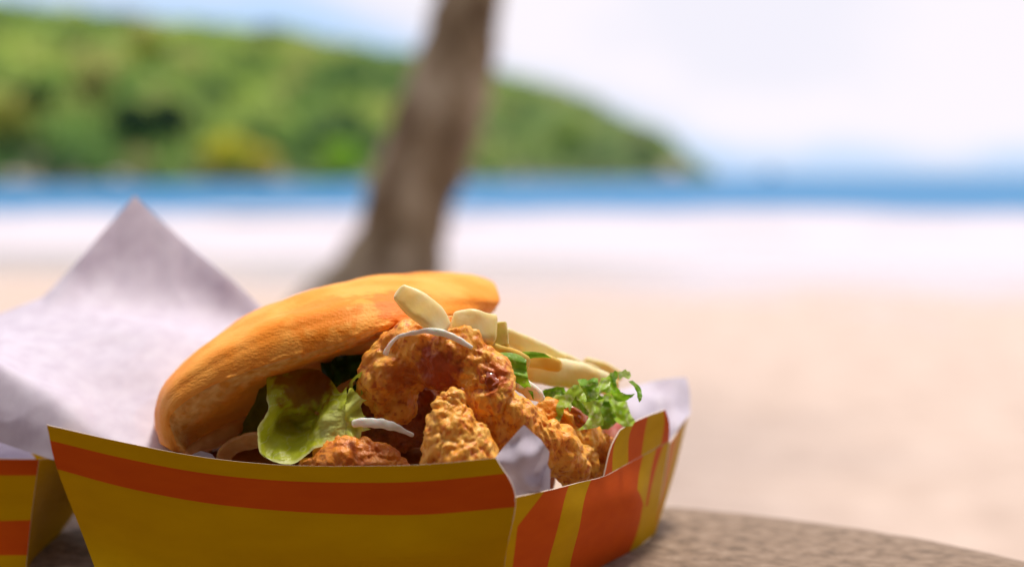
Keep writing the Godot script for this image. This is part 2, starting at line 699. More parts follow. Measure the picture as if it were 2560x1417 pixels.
func clump_mesh(seed_: int, leaves: int, size: float) -> ArrayMesh:
	var r := RandomNumberGenerator.new()
	r.seed = seed_
	var v := PackedVector3Array()
	var idx := PackedInt32Array()
	var col := PackedColorArray()
	for k in leaves:
		var dir := Vector3(r.randfn(), r.randfn() * 0.8 + 0.15, r.randfn()).normalized()
		var p := dir * (0.62 + 0.4 * r.randf())
		var n := (dir + Vector3(r.randfn(), r.randfn(), r.randfn()) * 0.45).normalized()
		var a := n.cross(Vector3(r.randfn(), r.randfn(), r.randfn())).normalized() * size * (0.7 + 0.6 * r.randf())
		var b := n.cross(a)
		var at := v.size()
		v.append_array([p - a, p + b * 0.55, p + a, p - b * 0.55])
		var g := 0.8 + 0.4 * r.randf()
		for c in 4:
			col.append(Color(g, g, g))
		idx.append_array([at, at + 1, at + 2, at, at + 2, at + 3])
	return mesh_of(v, idx, PackedVector2Array(), col)


func hills() -> void:
	var nu := 260
	var nv := 26
	var v := PackedVector3Array()
	var col := PackedColorArray()
	var idx := PackedInt32Array()
	for i in nu:
		for j in nv:
			var px := lerpf(-1500.0, 1800.0, float(i) / (nu - 1))
			v.append(hill_point(px, float(j) / (nv - 1) * 1.6))
			col.append(C(0.045, 0.075, 0.022) if j > 0 else C(0.40, 0.34, 0.26))
	for i in nu - 1:
		for j in nv - 1:
			var a := i * nv + j
			idx.append_array([a, a + 1, a + nv, a + 1, a + nv + 1, a + nv])
	struct("hill", mesh_of(v, idx, PackedVector2Array(), col), M.wood)
	# the wood that covers it
	var mm := MultiMesh.new()
	mm.transform_format = MultiMesh.TRANSFORM_3D
	mm.use_colors = true
	mm.mesh = clump_mesh(3, 70, 0.30)
	var count := 7000
	mm.instance_count = count
	for k in count:
		var px := rng.randf_range(-1300.0, 1770.0)
		var u := pow(rng.randf(), 0.9) * 1.05
		var p := hill_point(px, u)
		var s := rng.randf_range(1.8, 3.6) * (0.6 if px > 1650.0 else 1.0)
		var big := n_fbm.get_noise_3dv(Vector3(p.x * 0.028, p.y * 0.045, 3.0))
		var tone := n_fbm.get_noise_3dv(Vector3(p.x * 0.06, p.y * 0.09, 30.0))
		var c := C(0.20, 0.36, 0.085).lerp(C(0.44, 0.58, 0.12), clampf(0.5 + big * 2.0, 0.0, 1.0))
		c = c.lerp(C(0.09, 0.18, 0.06), smoothstep(0.10, 0.35, tone))
		c = c.lerp(C(0.52, 0.48, 0.18), smoothstep(0.16, 0.40, -tone) * 0.8)
		c = c.lerp(C(0.27, 0.36, 0.19), clampf((px - 900.0) / 800.0, 0.0, 1.0) * 0.6)  # haze painted into the canopy colour towards the tip of the headland
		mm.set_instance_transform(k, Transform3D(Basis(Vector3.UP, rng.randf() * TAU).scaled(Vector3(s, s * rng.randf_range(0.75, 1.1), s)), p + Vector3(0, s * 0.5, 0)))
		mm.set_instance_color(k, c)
	var wood := MultiMeshInstance3D.new()
	wood.name = "forest_canopy"
	wood.multimesh = mm
	wood.material_override = M.green
	wood.set_meta("kind", "stuff")
	wood.set_meta("label", "dense green woodland covering the headland across the bay")
	add_child(wood)
	# trees that stand out at the water's edge: [px, v, height, crown radius, colour, label]
	var lone := [
		[575, -0.02, 10.5, 6.0, C(0.66, 0.60, 0.05), "yellow-green tree by the water, the brightest on the shore"],
		[655, -0.02, 7.5, 4.5, C(0.68, 0.56, 0.08), "small yellowish tree next to the brightest yellow-green one"],
		[850, -0.01, 10.0, 6.0, C(0.34, 0.58, 0.04), "lime-green tree on the shore just before the palm trunk"],
		[335, 0.06, 12.0, 5.0, C(0.035, 0.075, 0.03), "very dark rounded tree on the far shore, first of the dark pair"],
		[425, 0.06, 13.0, 5.0, C(0.03, 0.065, 0.03), "very dark rounded tree on the far shore, taller of the dark pair"],
		[95, 0.14, 9.0, 4.0, C(0.05, 0.085, 0.02), "dark olive tree low on the slope above the paper's tip"],
		[20, 0.04, 12.0, 5.0, C(0.34, 0.33, 0.05), "olive-yellow tree by the water at the picture's edge"],
		[235, 0.20, 11.0, 5.0, C(0.32, 0.33, 0.09), "tall pale olive tree on the slope left of the dark pair"],
		[665, 0.86, 6.5, 4.0, C(0.045, 0.095, 0.045), "dark green tree breaking the crest of the hill"],
		[1610, 0.3, 8.0, 5.0, C(0.03, 0.075, 0.045), "dark green tree near the end of the headland"],
		[380, 0.55, 9.0, 5.0, C(0.30, 0.32, 0.04), "olive-yellow tree halfway up the slope above the dark pair"],
		[1420, 0.15, 11.0, 5.5, C(0.16, 0.28, 0.03), "light green tree low on the headland beyond the palm trunk"]]
	for t in lone:
		var p := hill_point(t[0], t[1])
		var o := thing("shore_tree", t[5], "tree", p, "trees that stand out on the far shore")
		put("trunk", trunk_mesh(p, Vector3(0.4, t[2] * 0.6, 0), 0.35, 0.2), M.wood, o)
		var parts := SurfaceTool.new()
		parts.begin(Mesh.PRIMITIVE_TRIANGLES)
		var cm := clump_mesh(int(t[0]) + 9, 160, 0.22)
		var tinted := cm.surface_get_arrays(0)
		var cc: PackedColorArray = tinted[Mesh.ARRAY_COLOR]
		for i in cc.size():
			cc[i] = Color(cc[i].r * t[4].r, cc[i].g * t[4].g, cc[i].b * t[4].b)
		tinted[Mesh.ARRAY_COLOR] = cc
		var am := ArrayMesh.new()
		am.add_surface_from_arrays(Mesh.PRIMITIVE_TRIANGLES, tinted)
		for k in 7:
			var a := TAU * k / 6.0
			var r: float = t[3]
			var off := Vector3(cos(a) * r * 0.5, t[2] * 0.62 + sin(a * 2.0) * r * 0.25, sin(a) * r * 0.5) if k < 6 else Vector3(0, t[2] - r * 0.55, 0)
			parts.append_from(am, 0, Transform3D(Basis(Vector3.UP, a).scaled(Vector3.ONE * r * 0.58), p + off))
		put("crown", parts.commit(), M.green, o)
	# pale rocks and bare earth at the water's edge
	var rocks := [[1675, 0.02, 5.5, "pale rock outcrop at the tip of the headland"], [665, 0.0, 2.6, "pale boulder on the shore under the small yellowish tree"], [300, 0.0, 2.4, "pale boulder on the shore under the dark trees"], [40, 0.0, 2.4, "pale boulder on the shore nearest the picture's edge"]]
	for r in rocks:
		var p := hill_point(r[0], r[1]) + Vector3(0, 0, 1.5)
		tag(put("shore_rock", boulder(p + Vector3(0, r[2] * 0.25, 0), r[2], int(r[0])), M.rock), r[3], "rock")
	# islet on the horizon
	var islet := on_plane(1925, 441.5, -1.8)
	var ip := Vector3((1925 - 1280.0) / F * 2600.0, -1.8, -2600.0)
	tag(put("islet", boulder(ip, 16.0, 77), M.rock), "small dark islet on the sea horizon beyond the headland", "islet")


func boulder(at: Vector3, r: float, seed_: int) -> ArrayMesh:
	var v := PackedVector3Array()
	var idx := PackedInt32Array()
	var col := PackedColorArray()
	var n := 22
	for i in n:
		for j in n:
			var a := PI * i / (n - 1)
			var b := TAU * j / (n - 1)
			var d := Vector3(sin(a) * cos(b), cos(a) * 0.62, sin(a) * sin(b))
			v.append(at + d * r * (1.0 + 0.4 * n_fbm.get_noise_3dv(d * 1.1 + Vector3.ONE * seed_)))
			col.append(C(0.50, 0.42, 0.37).lerp(C(0.36, 0.31, 0.27), 0.5 + n_fbm.get_noise_3dv(d * 3.0)) if seed_ != 77 else C(0.06, 0.12, 0.20))
	for i in n - 1:
		for j in n - 1:
			var a := i * n + j
			idx.append_array([a, a + 1, a + n, a + 1, a + n + 1, a + n])
	return mesh_of(v, outward(v, idx), PackedVector2Array(), col)


func trunk_mesh(at: Vector3, up: Vector3, r0: float, r1: float) -> ArrayMesh:
	var v := PackedVector3Array()
	var idx := PackedInt32Array()
	var col := PackedColorArray()
	for i in 6:
		for j in 8:
			var a := TAU * j / 8
			v.append(at + up * (i / 5.0) + Vector3(cos(a), 0, sin(a)) * lerpf(r0, r1, i / 5.0))
			col.append(C(0.12, 0.09, 0.06))
	for i in 5:
		for j in 8:
			var a := i * 8 + j
			var b := i * 8 + (j + 1) % 8
			idx.append_array([a, b, a + 8, b, b + 8, a + 8])
	return mesh_of(v, outward(v, idx), PackedVector2Array(), col)


func palm() -> void:
	# centre line of the trunk as [px, py, half width in px] at a distance of five metres
	var line := [[1205, -900, 72], [1196, -500, 76], [1182, -200, 80], [1168, 0, 84], [1142, 130, 96], [1108, 260, 112], [1068, 380, 116], [1030, 480, 114], [1004, 570, 112], [972, 650, 135], [925, 730, 172], [876, 830, 196], [840, 940, 206], [820, 1050, 214]]
	var mm := 5000.0
	var base := on_plane(790, 1050, -0.8)
	var o := thing("palm_tree", "leaning grey-brown palm trunk standing in the sand behind the food", "tree", Vector3(base.x, -0.8, -mm * 0.001))
	var v := PackedVector3Array()
	var idx := PackedInt32Array()
	var col := PackedColorArray()
	var pts := []
	var rad := []
	for l in line:
		pts.append(P(l[0], l[1], mm))
		rad.append(Vector3(l[2] / F * mm * 0.001, 0, 0))
	var nu := 220
	var nv := 64
	for i in nu:
		var t := float(i) / (nu - 1)
		var c := along(pts, t)
		var r := along(rad, t).x
		for j in nv:
			var a := TAU * j / nv
			var q := c + Vector3(cos(a), 0, sin(a)) * r
			var ring := 0.5 + 0.5 * sin(c.y * 62.0 + n_low.get_noise_3dv(q * 3.0) * 3.0)
			q += Vector3(cos(a), 0, sin(a)) * (ring * 0.006 + n_fbm.get_noise_3dv(q * 9.0) * 0.016)
			v.append(q)
			var blot := n_fbm.get_noise_3dv(q * Vector3(5.5, 3.2, 5.5))
			var k := C(0.20, 0.145, 0.085).lerp(C(0.10, 0.062, 0.028), smoothstep(0.05, 0.4, blot))
			k = k.lerp(C(0.34, 0.275, 0.19), smoothstep(0.02, 0.35, -blot))
			col.append(k.lerp(C(0.34, 0.29, 0.24), smoothstep(-0.05, -0.5, q.y) * 0.5))  # paler towards the base, bounced light put into the bark colour
	for i in nu - 1:
		for j in nv:
			var a := i * nv + j
			var b := i * nv + (j + 1) % nv
			idx.append_array([a, b, a + nv, b, b + nv, a + nv])
	put("trunk", mesh_of(v, outward(v, idx), PackedVector2Array(), col), M.bark, o)
	# its crown of fronds, far above the picture
	var top: Vector3 = pts[0]
	var st := PackedVector3Array()
	var si := PackedInt32Array()
	var sc := PackedColorArray()
	for k in 13:
		var a := TAU * k / 13.0 + 0.3
		for s in 26:
			var t := s / 25.0
			var mid := top + Vector3(cos(a), 0, sin(a)) * (t * 1.9) + Vector3(0, 0.7 * t - 1.5 * t * t, 0)
			for side in [-1.0, 1.0]:
				var w := Vector3(-sin(a), -0.5, cos(a)) if side > 0.0 else Vector3(sin(a), -0.5, -cos(a))
				var long: float = 0.45 * sin(PI * clampf(t * 0.9 + 0.1, 0.0, 1.0)) + 0.03
				var at := st.size()
				var e := Vector3(cos(a), -0.2, sin(a))
				st.append_array([mid, mid + e * 0.035, mid + w * long + e * long * 0.5])
				si.append_array([at, at + 1, at + 2])
				for c in 3:
					sc.append(C(0.07, 0.14, 0.03))
	put("crown", mesh_of(st, si, PackedVector2Array(), sc), M.green, o)


func table() -> void:
	var a := on_plane(1650, 1244)
	var b := on_plane(2100, 1290)
	var c := on_plane(2560, 1373)
	# circle through the three points of the rim that the photograph shows
	var d := 2.0 * (a.x * (b.z - c.z) + b.x * (c.z - a.z) + c.x * (a.z - b.z))
	var sa := a.x * a.x + a.z * a.z
	var sb := b.x * b.x + b.z * b.z
	var sc := c.x * c.x + c.z * c.z
	var mid := Vector3((sa * (b.z - c.z) + sb * (c.z - a.z) + sc * (a.z - b.z)) / d, 0, (sa * (c.x - b.x) + sb * (a.x - c.x) + sc * (b.x - a.x)) / d)
	var r := mid.distance_to(Vector3(a.x, 0, a.z))

	var o := thing("round_table", "rounded grey-brown stone table with a worn edge under the food trays", "table", Vector3(mid.x, -0.76, mid.z))
	var profile := [Vector2(0.0, 0.0), Vector2(r * 0.3, 0.0), Vector2(r * 0.6, 0.0), Vector2(r * 0.85, 0.0), Vector2(r - 0.02, -0.0005), Vector2(r - 0.008, -0.002), Vector2(r - 0.002, -0.006), Vector2(r, -0.014), Vector2(r, -0.05), Vector2(r - 0.01, -0.06), Vector2(r * 0.3, -0.06), Vector2(0.0, -0.06)]
	put("table_top", lathe(mid, profile, 220, 0.0012, 1.9), M.stone, o)
	var leg := [Vector2(0.0, -0.0605), Vector2(0.085, -0.0605), Vector2(0.08, -0.2), Vector2(0.085, -0.6), Vector2(0.14, -0.72), Vector2(0.15, -0.9), Vector2(0.0, -0.9)]
	put("pedestal", lathe(mid, leg, 48, 0.001), M.stone, o)


# out-of-view plank structure behind the viewer, placed to darken the tray fronts
func unseen_stall() -> void:
	var o := thing("unseen_shade_stall", "unseen dark wooden shelter behind the viewer, placed to keep light off the tray fronts", "unseen_stall", Vector3(0, -0.8, 2.0))
	var dark := mat(C(0.10, 0.065, 0.04), 0.85)
	var plank := BoxMesh.new()
	plank.size = Vector3(0.245, 3.3, 0.03)
	for k in 36:
		var b := put("plank", plank, dark, o)
		b.position = Vector3(-4.4 + k * 0.25, 0.85 + 0.8, 0.0) - Vector3(0, 0, 0.004 * (k % 3))
		if k < 9:
			for x in [-4.45, 4.45]:  # side planks out of view, closing off light from both sides
				var w := put("plank", plank, dark, o)
				w.position = Vector3(x, 1.65, -1.75 + k * 0.25 - 0.2)
				w.rotation.y = PI / 2.0
	var board_ := BoxMesh.new()
	board_.size = Vector3(8.8, 0.03, 0.145)
	for k in 12:  # dark deck out of view, cuts light bounced off the sand
		var b := put("deck_board", board_, dark, o)
		b.position = Vector3(0, 0.075, -0.1 - k * 0.15)
	var roof := BoxMesh.new()
	roof.size = Vector3(9.4, 0.06, 3.5)
	var rf := put("roof", roof, dark, o)
	rf.position = Vector3(0, 3.22, 0.28)
	rf.rotation_degrees.x = -5.0
	var post := BoxMesh.new()
	post.size = Vector3(0.12, 3.05, 0.12)
	for x in [-4.4, 4.4]:
		var b := put("post", post, dark, o)
		b.position = Vector3(x * 0.96, 1.5, -1.7)


func lathe(mid: Vector3, profile: Array, n: int, rough: float, stretch := 1.0) -> ArrayMesh:
	var v := PackedVector3Array()
	var idx := PackedInt32Array()
	var m := profile.size()
	for i in n:
		var a := TAU * i / n
		for p in profile:
			var q: Vector3 = mid + Vector3(cos(a) * p.x * (stretch if cos(a) < 0.0 else 1.0), p.y, sin(a) * p.x)
			if p.y < -0.0004:
				q += Vector3(cos(a), 0, sin(a)) * n_fbm.get_noise_3dv(q * 40.0) * rough * 2.0
			v.append(q)
	for i in n:
		for j in m - 1:
			var a := i * m + j
			var b := ((i + 1) % n) * m + j
			idx.append_array([a, a + 1, b, b, a + 1, b + 1])
	return mesh_of(v, outward(v, idx))


# ------------------------------------------------------------------ printed food trays

const YELLOW := Color(0.63, 0.36, 0.002)
const ORANGE := Color(0.66, 0.10, 0.010)

func print_tex(w: int, h: int, paint: Callable) -> ImageTexture:
	var im := Image.create(w, h, false, Image.FORMAT_RGB8)
	var a := YELLOW.linear_to_srgb()
	var b := ORANGE.linear_to_srgb()
	for y in h:
		for x in w:
			var k: float = clampf(paint.call((x + 0.5) / w, (y + 0.5) / h) * w * 0.7 + 0.5, 0.0, 1.0)
			var worn := n_fbm.get_noise_2d(x * 0.012, y * 0.012) * 0.02 + n_low.get_noise_2d(x * 0.5, y * 0.5) * 0.006
			var c := a.lerp(b, k)
			im.set_pixel(x, y, Color(c.r + worn, c.g + worn, c.b))
	return ImageTexture.create_from_image(im)


# how far inside a band from a to b
func band(x: float, a: float, b: float) -> float:
	return minf(x - a, b - x)


func trays() -> void:
	var ink := {"spec": 0.10, "bump": M.fibre, "bump_cm": 0.002}
	var front_print := print_tex(512, 512, func(u: float, v: float) -> float:
		return band(v, lerpf(0.125, 0.142, u), lerpf(0.335, 0.392, u)))
	var o := thing("food_tray", "yellow and orange striped cardboard food tray holding the sandwich", "food tray", P(760, 1500, 520))
	var bl := on_plane(262, 1492)
	var bf := on_plane(1250, 1548)
	var br := on_plane(1590, 1371)
	var bk := on_plane(1634, 1338)
	# front panel
	var top := [[115, 1062, 478], [300, 1104, 468], [500, 1142, 458], [700, 1162, 448], [900, 1165, 439], [1060, 1161, 432], [1240, 1145, 424]]
	var second := [[141, 1172, 477], [310, 1214, 467], [505, 1248, 457], [700, 1265, 447], [900, 1271, 438], [1075, 1266, 431], [1288, 1243, 421.5]]
	var third := [[206, 1340, 474], [350, 1370, 464], [530, 1395, 454], [700, 1408, 446], [890, 1412, 437], [1065, 1413, 430], [1262, 1400, 425]]
	var rows := net([top, second, third])
	var low := []
	for k in 7:
		low.append(bl.lerp(bf, k / 6.0))
	rows.append(low)
	var fm := mat(Color.WHITE, 0.42, ink.merged({"map": front_print}))
	board("front_panel", rows, 40, 90, 0.45, fm, M.card, o)
	# corner and end wall, one piece of card bent round: columns from the front fold to the far end
	var wall_print := print_tex(768, 512, func(u: float, v: float) -> float:
		var corner := maxf(0.025, 0.13 * pow(maxf(0.0, 1.0 - v / 0.35), 1.3))
		var side := lerpf(0.80, 0.70, v / 0.35) if v < 0.35 else (lerpf(0.70, 0.75, (v - 0.35) / 0.2) if v < 0.55 else lerpf(0.75, 0.62, (v - 0.55) / 0.45))
		var k := minf(band(u, corner, side), -band(u, 0.265 - 0.3945 * v + 0.325 * v * v, 0.41 - 0.4787 * v + 0.389 * v * v))
		return maxf(k, minf(band(u, 0.90 - v * 0.18, 0.955 - v * 0.22), 0.60 - v)))
	var wt := [[1288, 1243, 421.4], [1380, 1224, 438], [1450, 1206, 455], [1510, 1191, 470], [1565, 1162, 486], [1620, 1132, 502], [1674, 1103, 520]]
	var wm := [[1263, 1400, 425], [1398, 1345, 447], [1475, 1310, 464], [1545, 1280, 481], [1592, 1258, 494], [1622, 1240, 508], [1655, 1222, 527]]
	var wr := net([wt, wm])
	var wl := []
	for k in 7:
		wl.append(bf.lerp(br, k / 4.0) if k < 5 else br.lerp(bk, (k - 4) / 2.0))
	wr.append(wl)
	board("end_panel", wr, 40, 90, 0.45, mat(Color.WHITE, 0.42, ink.merged({"map": wall_print})), M.card, o)
	# the flap folded inwards along the top of the end wall
	var flap_print := print_tex(512, 256, func(u: float, v: float) -> float:
		return maxf(maxf(band(u, -0.5, 0.15 * v), band(u, lerpf(0.38, 0.43, v), lerpf(0.67, 0.63, v))), band(u, lerpf(0.96, 0.89, v), 1.6)))
	var ft := [[1551, 1075, 480], [1580, 1058, 487], [1620, 1040, 497], [1664, 1024, 510]]
	var fmid := [[1528, 1120, 475], [1562, 1103, 484], [1615, 1080, 499], [1674, 1056, 514]]
	var fl := [[1511, 1190, 470.5], [1556, 1166, 484], [1610, 1137, 499.5], [1674, 1102, 520.5]]
	board("folded_flap", net([ft, fmid, fl]), 24, 50, 0.5, mat(Color.WHITE, 0.42, ink.merged({"map": flap_print})), M.card, o)
	# far wall, seen almost edge on, and the walls that the paper hides
	var plain_print := mat(YELLOW, 0.5, {"spec": 0.10})
	var bt := [[1722, 1036, 566], [1300, 1020, 585], [800, 1010, 592], [310, 1066, 590]]
	var bm := [[1684, 1190, 552], [1300, 1160, 570], [850, 1150, 578], [360, 1150, 582]]
	var br2 := net([bt, bm])
	br2.append([bk, bk.lerp(P(430, 1262, 570), 0.4), bk.lerp(P(430, 1262, 570), 0.7), P(430, 1262, 570)])
	board("back_panel", br2, 16, 40, 0.45, plain_print, M.card, o)
	var join := [[[1676, 1106, 521], [1700, 1072, 545], [1721, 1038, 565]], [[1657, 1222, 528], [1668, 1205, 540], [1683, 1192, 551]]]
	var jr := net(join)
	jr.append([bk.lerp(br, 0.06), bk, bk.lerp(br, -0.1)])
	var join_print := print_tex(128, 64, func(u: float, v: float) -> float: return maxf(band(u, 0.06, 0.22), band(u, 0.36, 0.50)))
	board("corner_gusset", jr, 16, 16, 0.4, mat(Color.WHITE, 0.42, ink.merged({"map": join_print})), M.card, o)
	var lt := net([[[128, 1072, 481], [220, 1072, 535], [300, 1070, 588]], [[185, 1190, 484], [280, 1165, 535], [355, 1150, 580]]])
	lt.append([bl + Vector3(0.008, 0.001, -0.008), bl.lerp(P(430, 1262, 570), 0.5), P(430, 1262, 570)])
	board("side_panel", lt, 12, 20, 0.45, plain_print, M.card, o)
	board("tray_floor", [[bl, bl.lerp(bf, 0.5), bf], [bl.lerp(P(430, 1262, 570), 0.5), bl.lerp(bk, 0.5), br], [P(430, 1262, 570), P(430, 1262, 570).lerp(bk, 0.5), bk]], 8, 8, -0.5, M.card, M.card, o)

	# second tray at the picture's edge
	var s := thing("food_tray", "second striped cardboard tray, mostly out of view beside the first", "food tray", P(-100, 1400, 505))
	var side_print := print_tex(128, 512, func(u: float, v: float) -> float:
		return maxf(band(v, -1.0, 0.145), band(v, 0.555, 0.86)))
	var yb := 0.0
	var face := [[P(-420, 1146, 499), P(-160, 1147, 497), P(95, 1149, 496)], [P(-420, 1290, 496), P(-160, 1290, 494), P(77, 1285, 493)], [on_plane(-420, 1424), on_plane(-160, 1426), on_plane(62, 1428)]]
	board("front_panel", face, 20, 12, 0.45, mat(Color.WHITE, 0.42, ink.merged({"map": side_print})), M.card, s)
	var flank := [[P(96, 1149, 496), P(170, 1142, 517), P(262, 1134, 545)], [P(78, 1285, 495), P(128, 1270, 522), P(205, 1250, 552)], [on_plane(63, 1428), on_plane(92, 1385), on_plane(150, 1332)]]
	board("side_panel", flank, 12, 12, 0.45, plain_print, M.card, s)
	board("back_panel", [[P(-420, 1090, 610), P(160, 1105, 592)], [on_plane(-420, 1245), on_plane(128, 1262)]], 4, 8, 0.45, plain_print, M.card, s)
	board("tray_floor", [[on_plane(-420, 1398, 0.001), on_plane(61, 1406, 0.001)], [on_plane(-420, 1245, 0.001), on_plane(128, 1262, 0.001)]], 4, 4, 0.4, M.card, M.card, s)


# ------------------------------------------------------------------ paper

func sheet_of_paper(called: String, rows: Array, nu: int, nv: int, parent: Node3D, crumple := 1.0) -> void:
	var g := loft(net(rows), nu, nv, false, true)
	put(called, finish(g[0], g[1], g[2], {"waves": [[60.0, 1.0 * crumple]], "creases": [[40.0, 1.1 * crumple], [19.0, 0.25 * crumple]], "seed": 4}), M.paper, parent)


func paper() -> void:
	var o := thing("paper_liner", "white greaseproof paper lining the sandwich tray, one corner standing up behind", "paper", P(400, 1150, 540))
	sheet_of_paper("paper_sheet", [
		[[-260, 850, 590], [-120, 812, 588], [0, 784, 586], [105, 745, 594], [205, 636, 600], [290, 541, 612], [335, 489, 617], [380, 530, 617], [460, 604, 614], [560, 686, 606], [660, 772, 603], [760, 850, 600]],
		[[-260, 880, 572], [-120, 845, 570], [0, 815, 568], [110, 790, 574], [215, 748, 592], [285, 748, 596], [335, 750, 598], [385, 756, 599], [460, 768, 599], [560, 800, 596], [660, 850, 590], [760, 905, 584]],
		[[-260, 905, 548], [-120, 880, 545], [0, 855, 541], [115, 865, 542], [220, 850, 550], [285, 832, 556], [335, 828, 558], [385, 830, 559], [460, 842, 560], [560, 880, 556], [660, 920, 552], [760, 960, 550]],
		[[-260, 920, 520], [-120, 910, 518], [0, 900, 514], [120, 945, 514], [230, 990, 515], [285, 988, 518], [335, 987, 520], [385, 992, 521], [460, 1004, 522], [550, 1030, 524], [650, 1050, 524], [760, 1060, 524]],
		[[-260, 925, 508], [-120, 905, 506], [0, 919, 504], [120, 985, 501], [235, 1058, 498], [285, 1075, 497], [335, 1084, 498], [385, 1088, 501], [460, 1094, 506], [540, 1110, 510], [650, 1120, 512], [760, 1130, 512]],
		[[-260, 1010, 503], [-120, 1000, 500], [0, 1010, 498], [115, 1060, 495], [235, 1110, 492], [285, 1122, 489], [335, 1131, 487], [385, 1141, 489], [460, 1156, 493], [540, 1170, 497], [650, 1180, 500], [760, 1190, 500]],
		[[-260, 1070, 500], [-120, 1080, 497], [0, 1107, 495], [110, 1143, 492], [235, 1180, 488], [285, 1186, 483], [335, 1190, 480], [385, 1195, 481], [460, 1206, 483], [540, 1220, 485], [650, 1230, 487], [760, 1240, 488]]], 110, 130, o)
	var flat := func(px: float, py: float) -> float: return 427.0 + (px - 1236.0) * 0.045 + n_low.get_noise_2d(px * 0.012, py * 0.012) * 3.0
	put("paper_corner", cut([[1236, 1147], [1262, 1114], [1309, 1062], [1352, 1098], [1372, 1128], [1369, 1160], [1376, 1176], [1374, 1224], [1330, 1232], [1284, 1243], [1262, 1195]], flat, 9.0, {"waves": [[12.0, 0.4]]}), M.paper, o)
	var tuck := func(px: float, py: float) -> float: return 430.0 + (1376.0 - px) * 0.10
	put("paper_corner", cut([[1366, 1168], [1376, 1172], [1375, 1224], [1353, 1228], [1350, 1205]], tuck, 7.0), M.paper, o)
	var far := func(px: float, py: float) -> float: return 552.0 + (px - 1600.0) * 0.06 - (py - 1000.0) * 0.22 + n_low.get_noise_2d(px * 0.01, py * 0.01) * 5.0
	put("paper_corner", cut([[1420, 1010], [1520, 985], [1585, 962], [1640, 952], [1717, 943], [1729, 1030], [1700, 1066], [1670, 1112], [1600, 1150], [1420, 1150]], far, 14.0, {"waves": [[20.0, 1.0]]}), M.paper, o)
	# crumpled paper showing just inside the front wall
	var rim := func(px: float, py: float) -> float: return 468.0 - (px - 500.0) * 0.03
	put("paper_edge", cut([[466, 1142], [500, 1127], [530, 1135], [545, 1158], [560, 1185], [470, 1180]], rim, 8.0, {"waves": [[6.0, 0.5]]}), M.paper, o)
	var s := thing("paper_liner", "white paper lining the second tray, a bright strip under the draped sheet", "paper", P(-100, 1140, 520))
	sheet_of_paper("paper_sheet", [
		[[-420, 1060, 590], [-150, 1075, 585], [60, 1090, 578]],
		[[-420, 1100, 530], [-150, 1106, 526], [75, 1128, 522]],
		[[-420, 1143, 506], [-150, 1144, 504], [88, 1147, 503]]], 24, 30, s, 0.3)


# ------------------------------------------------------------------ the bread

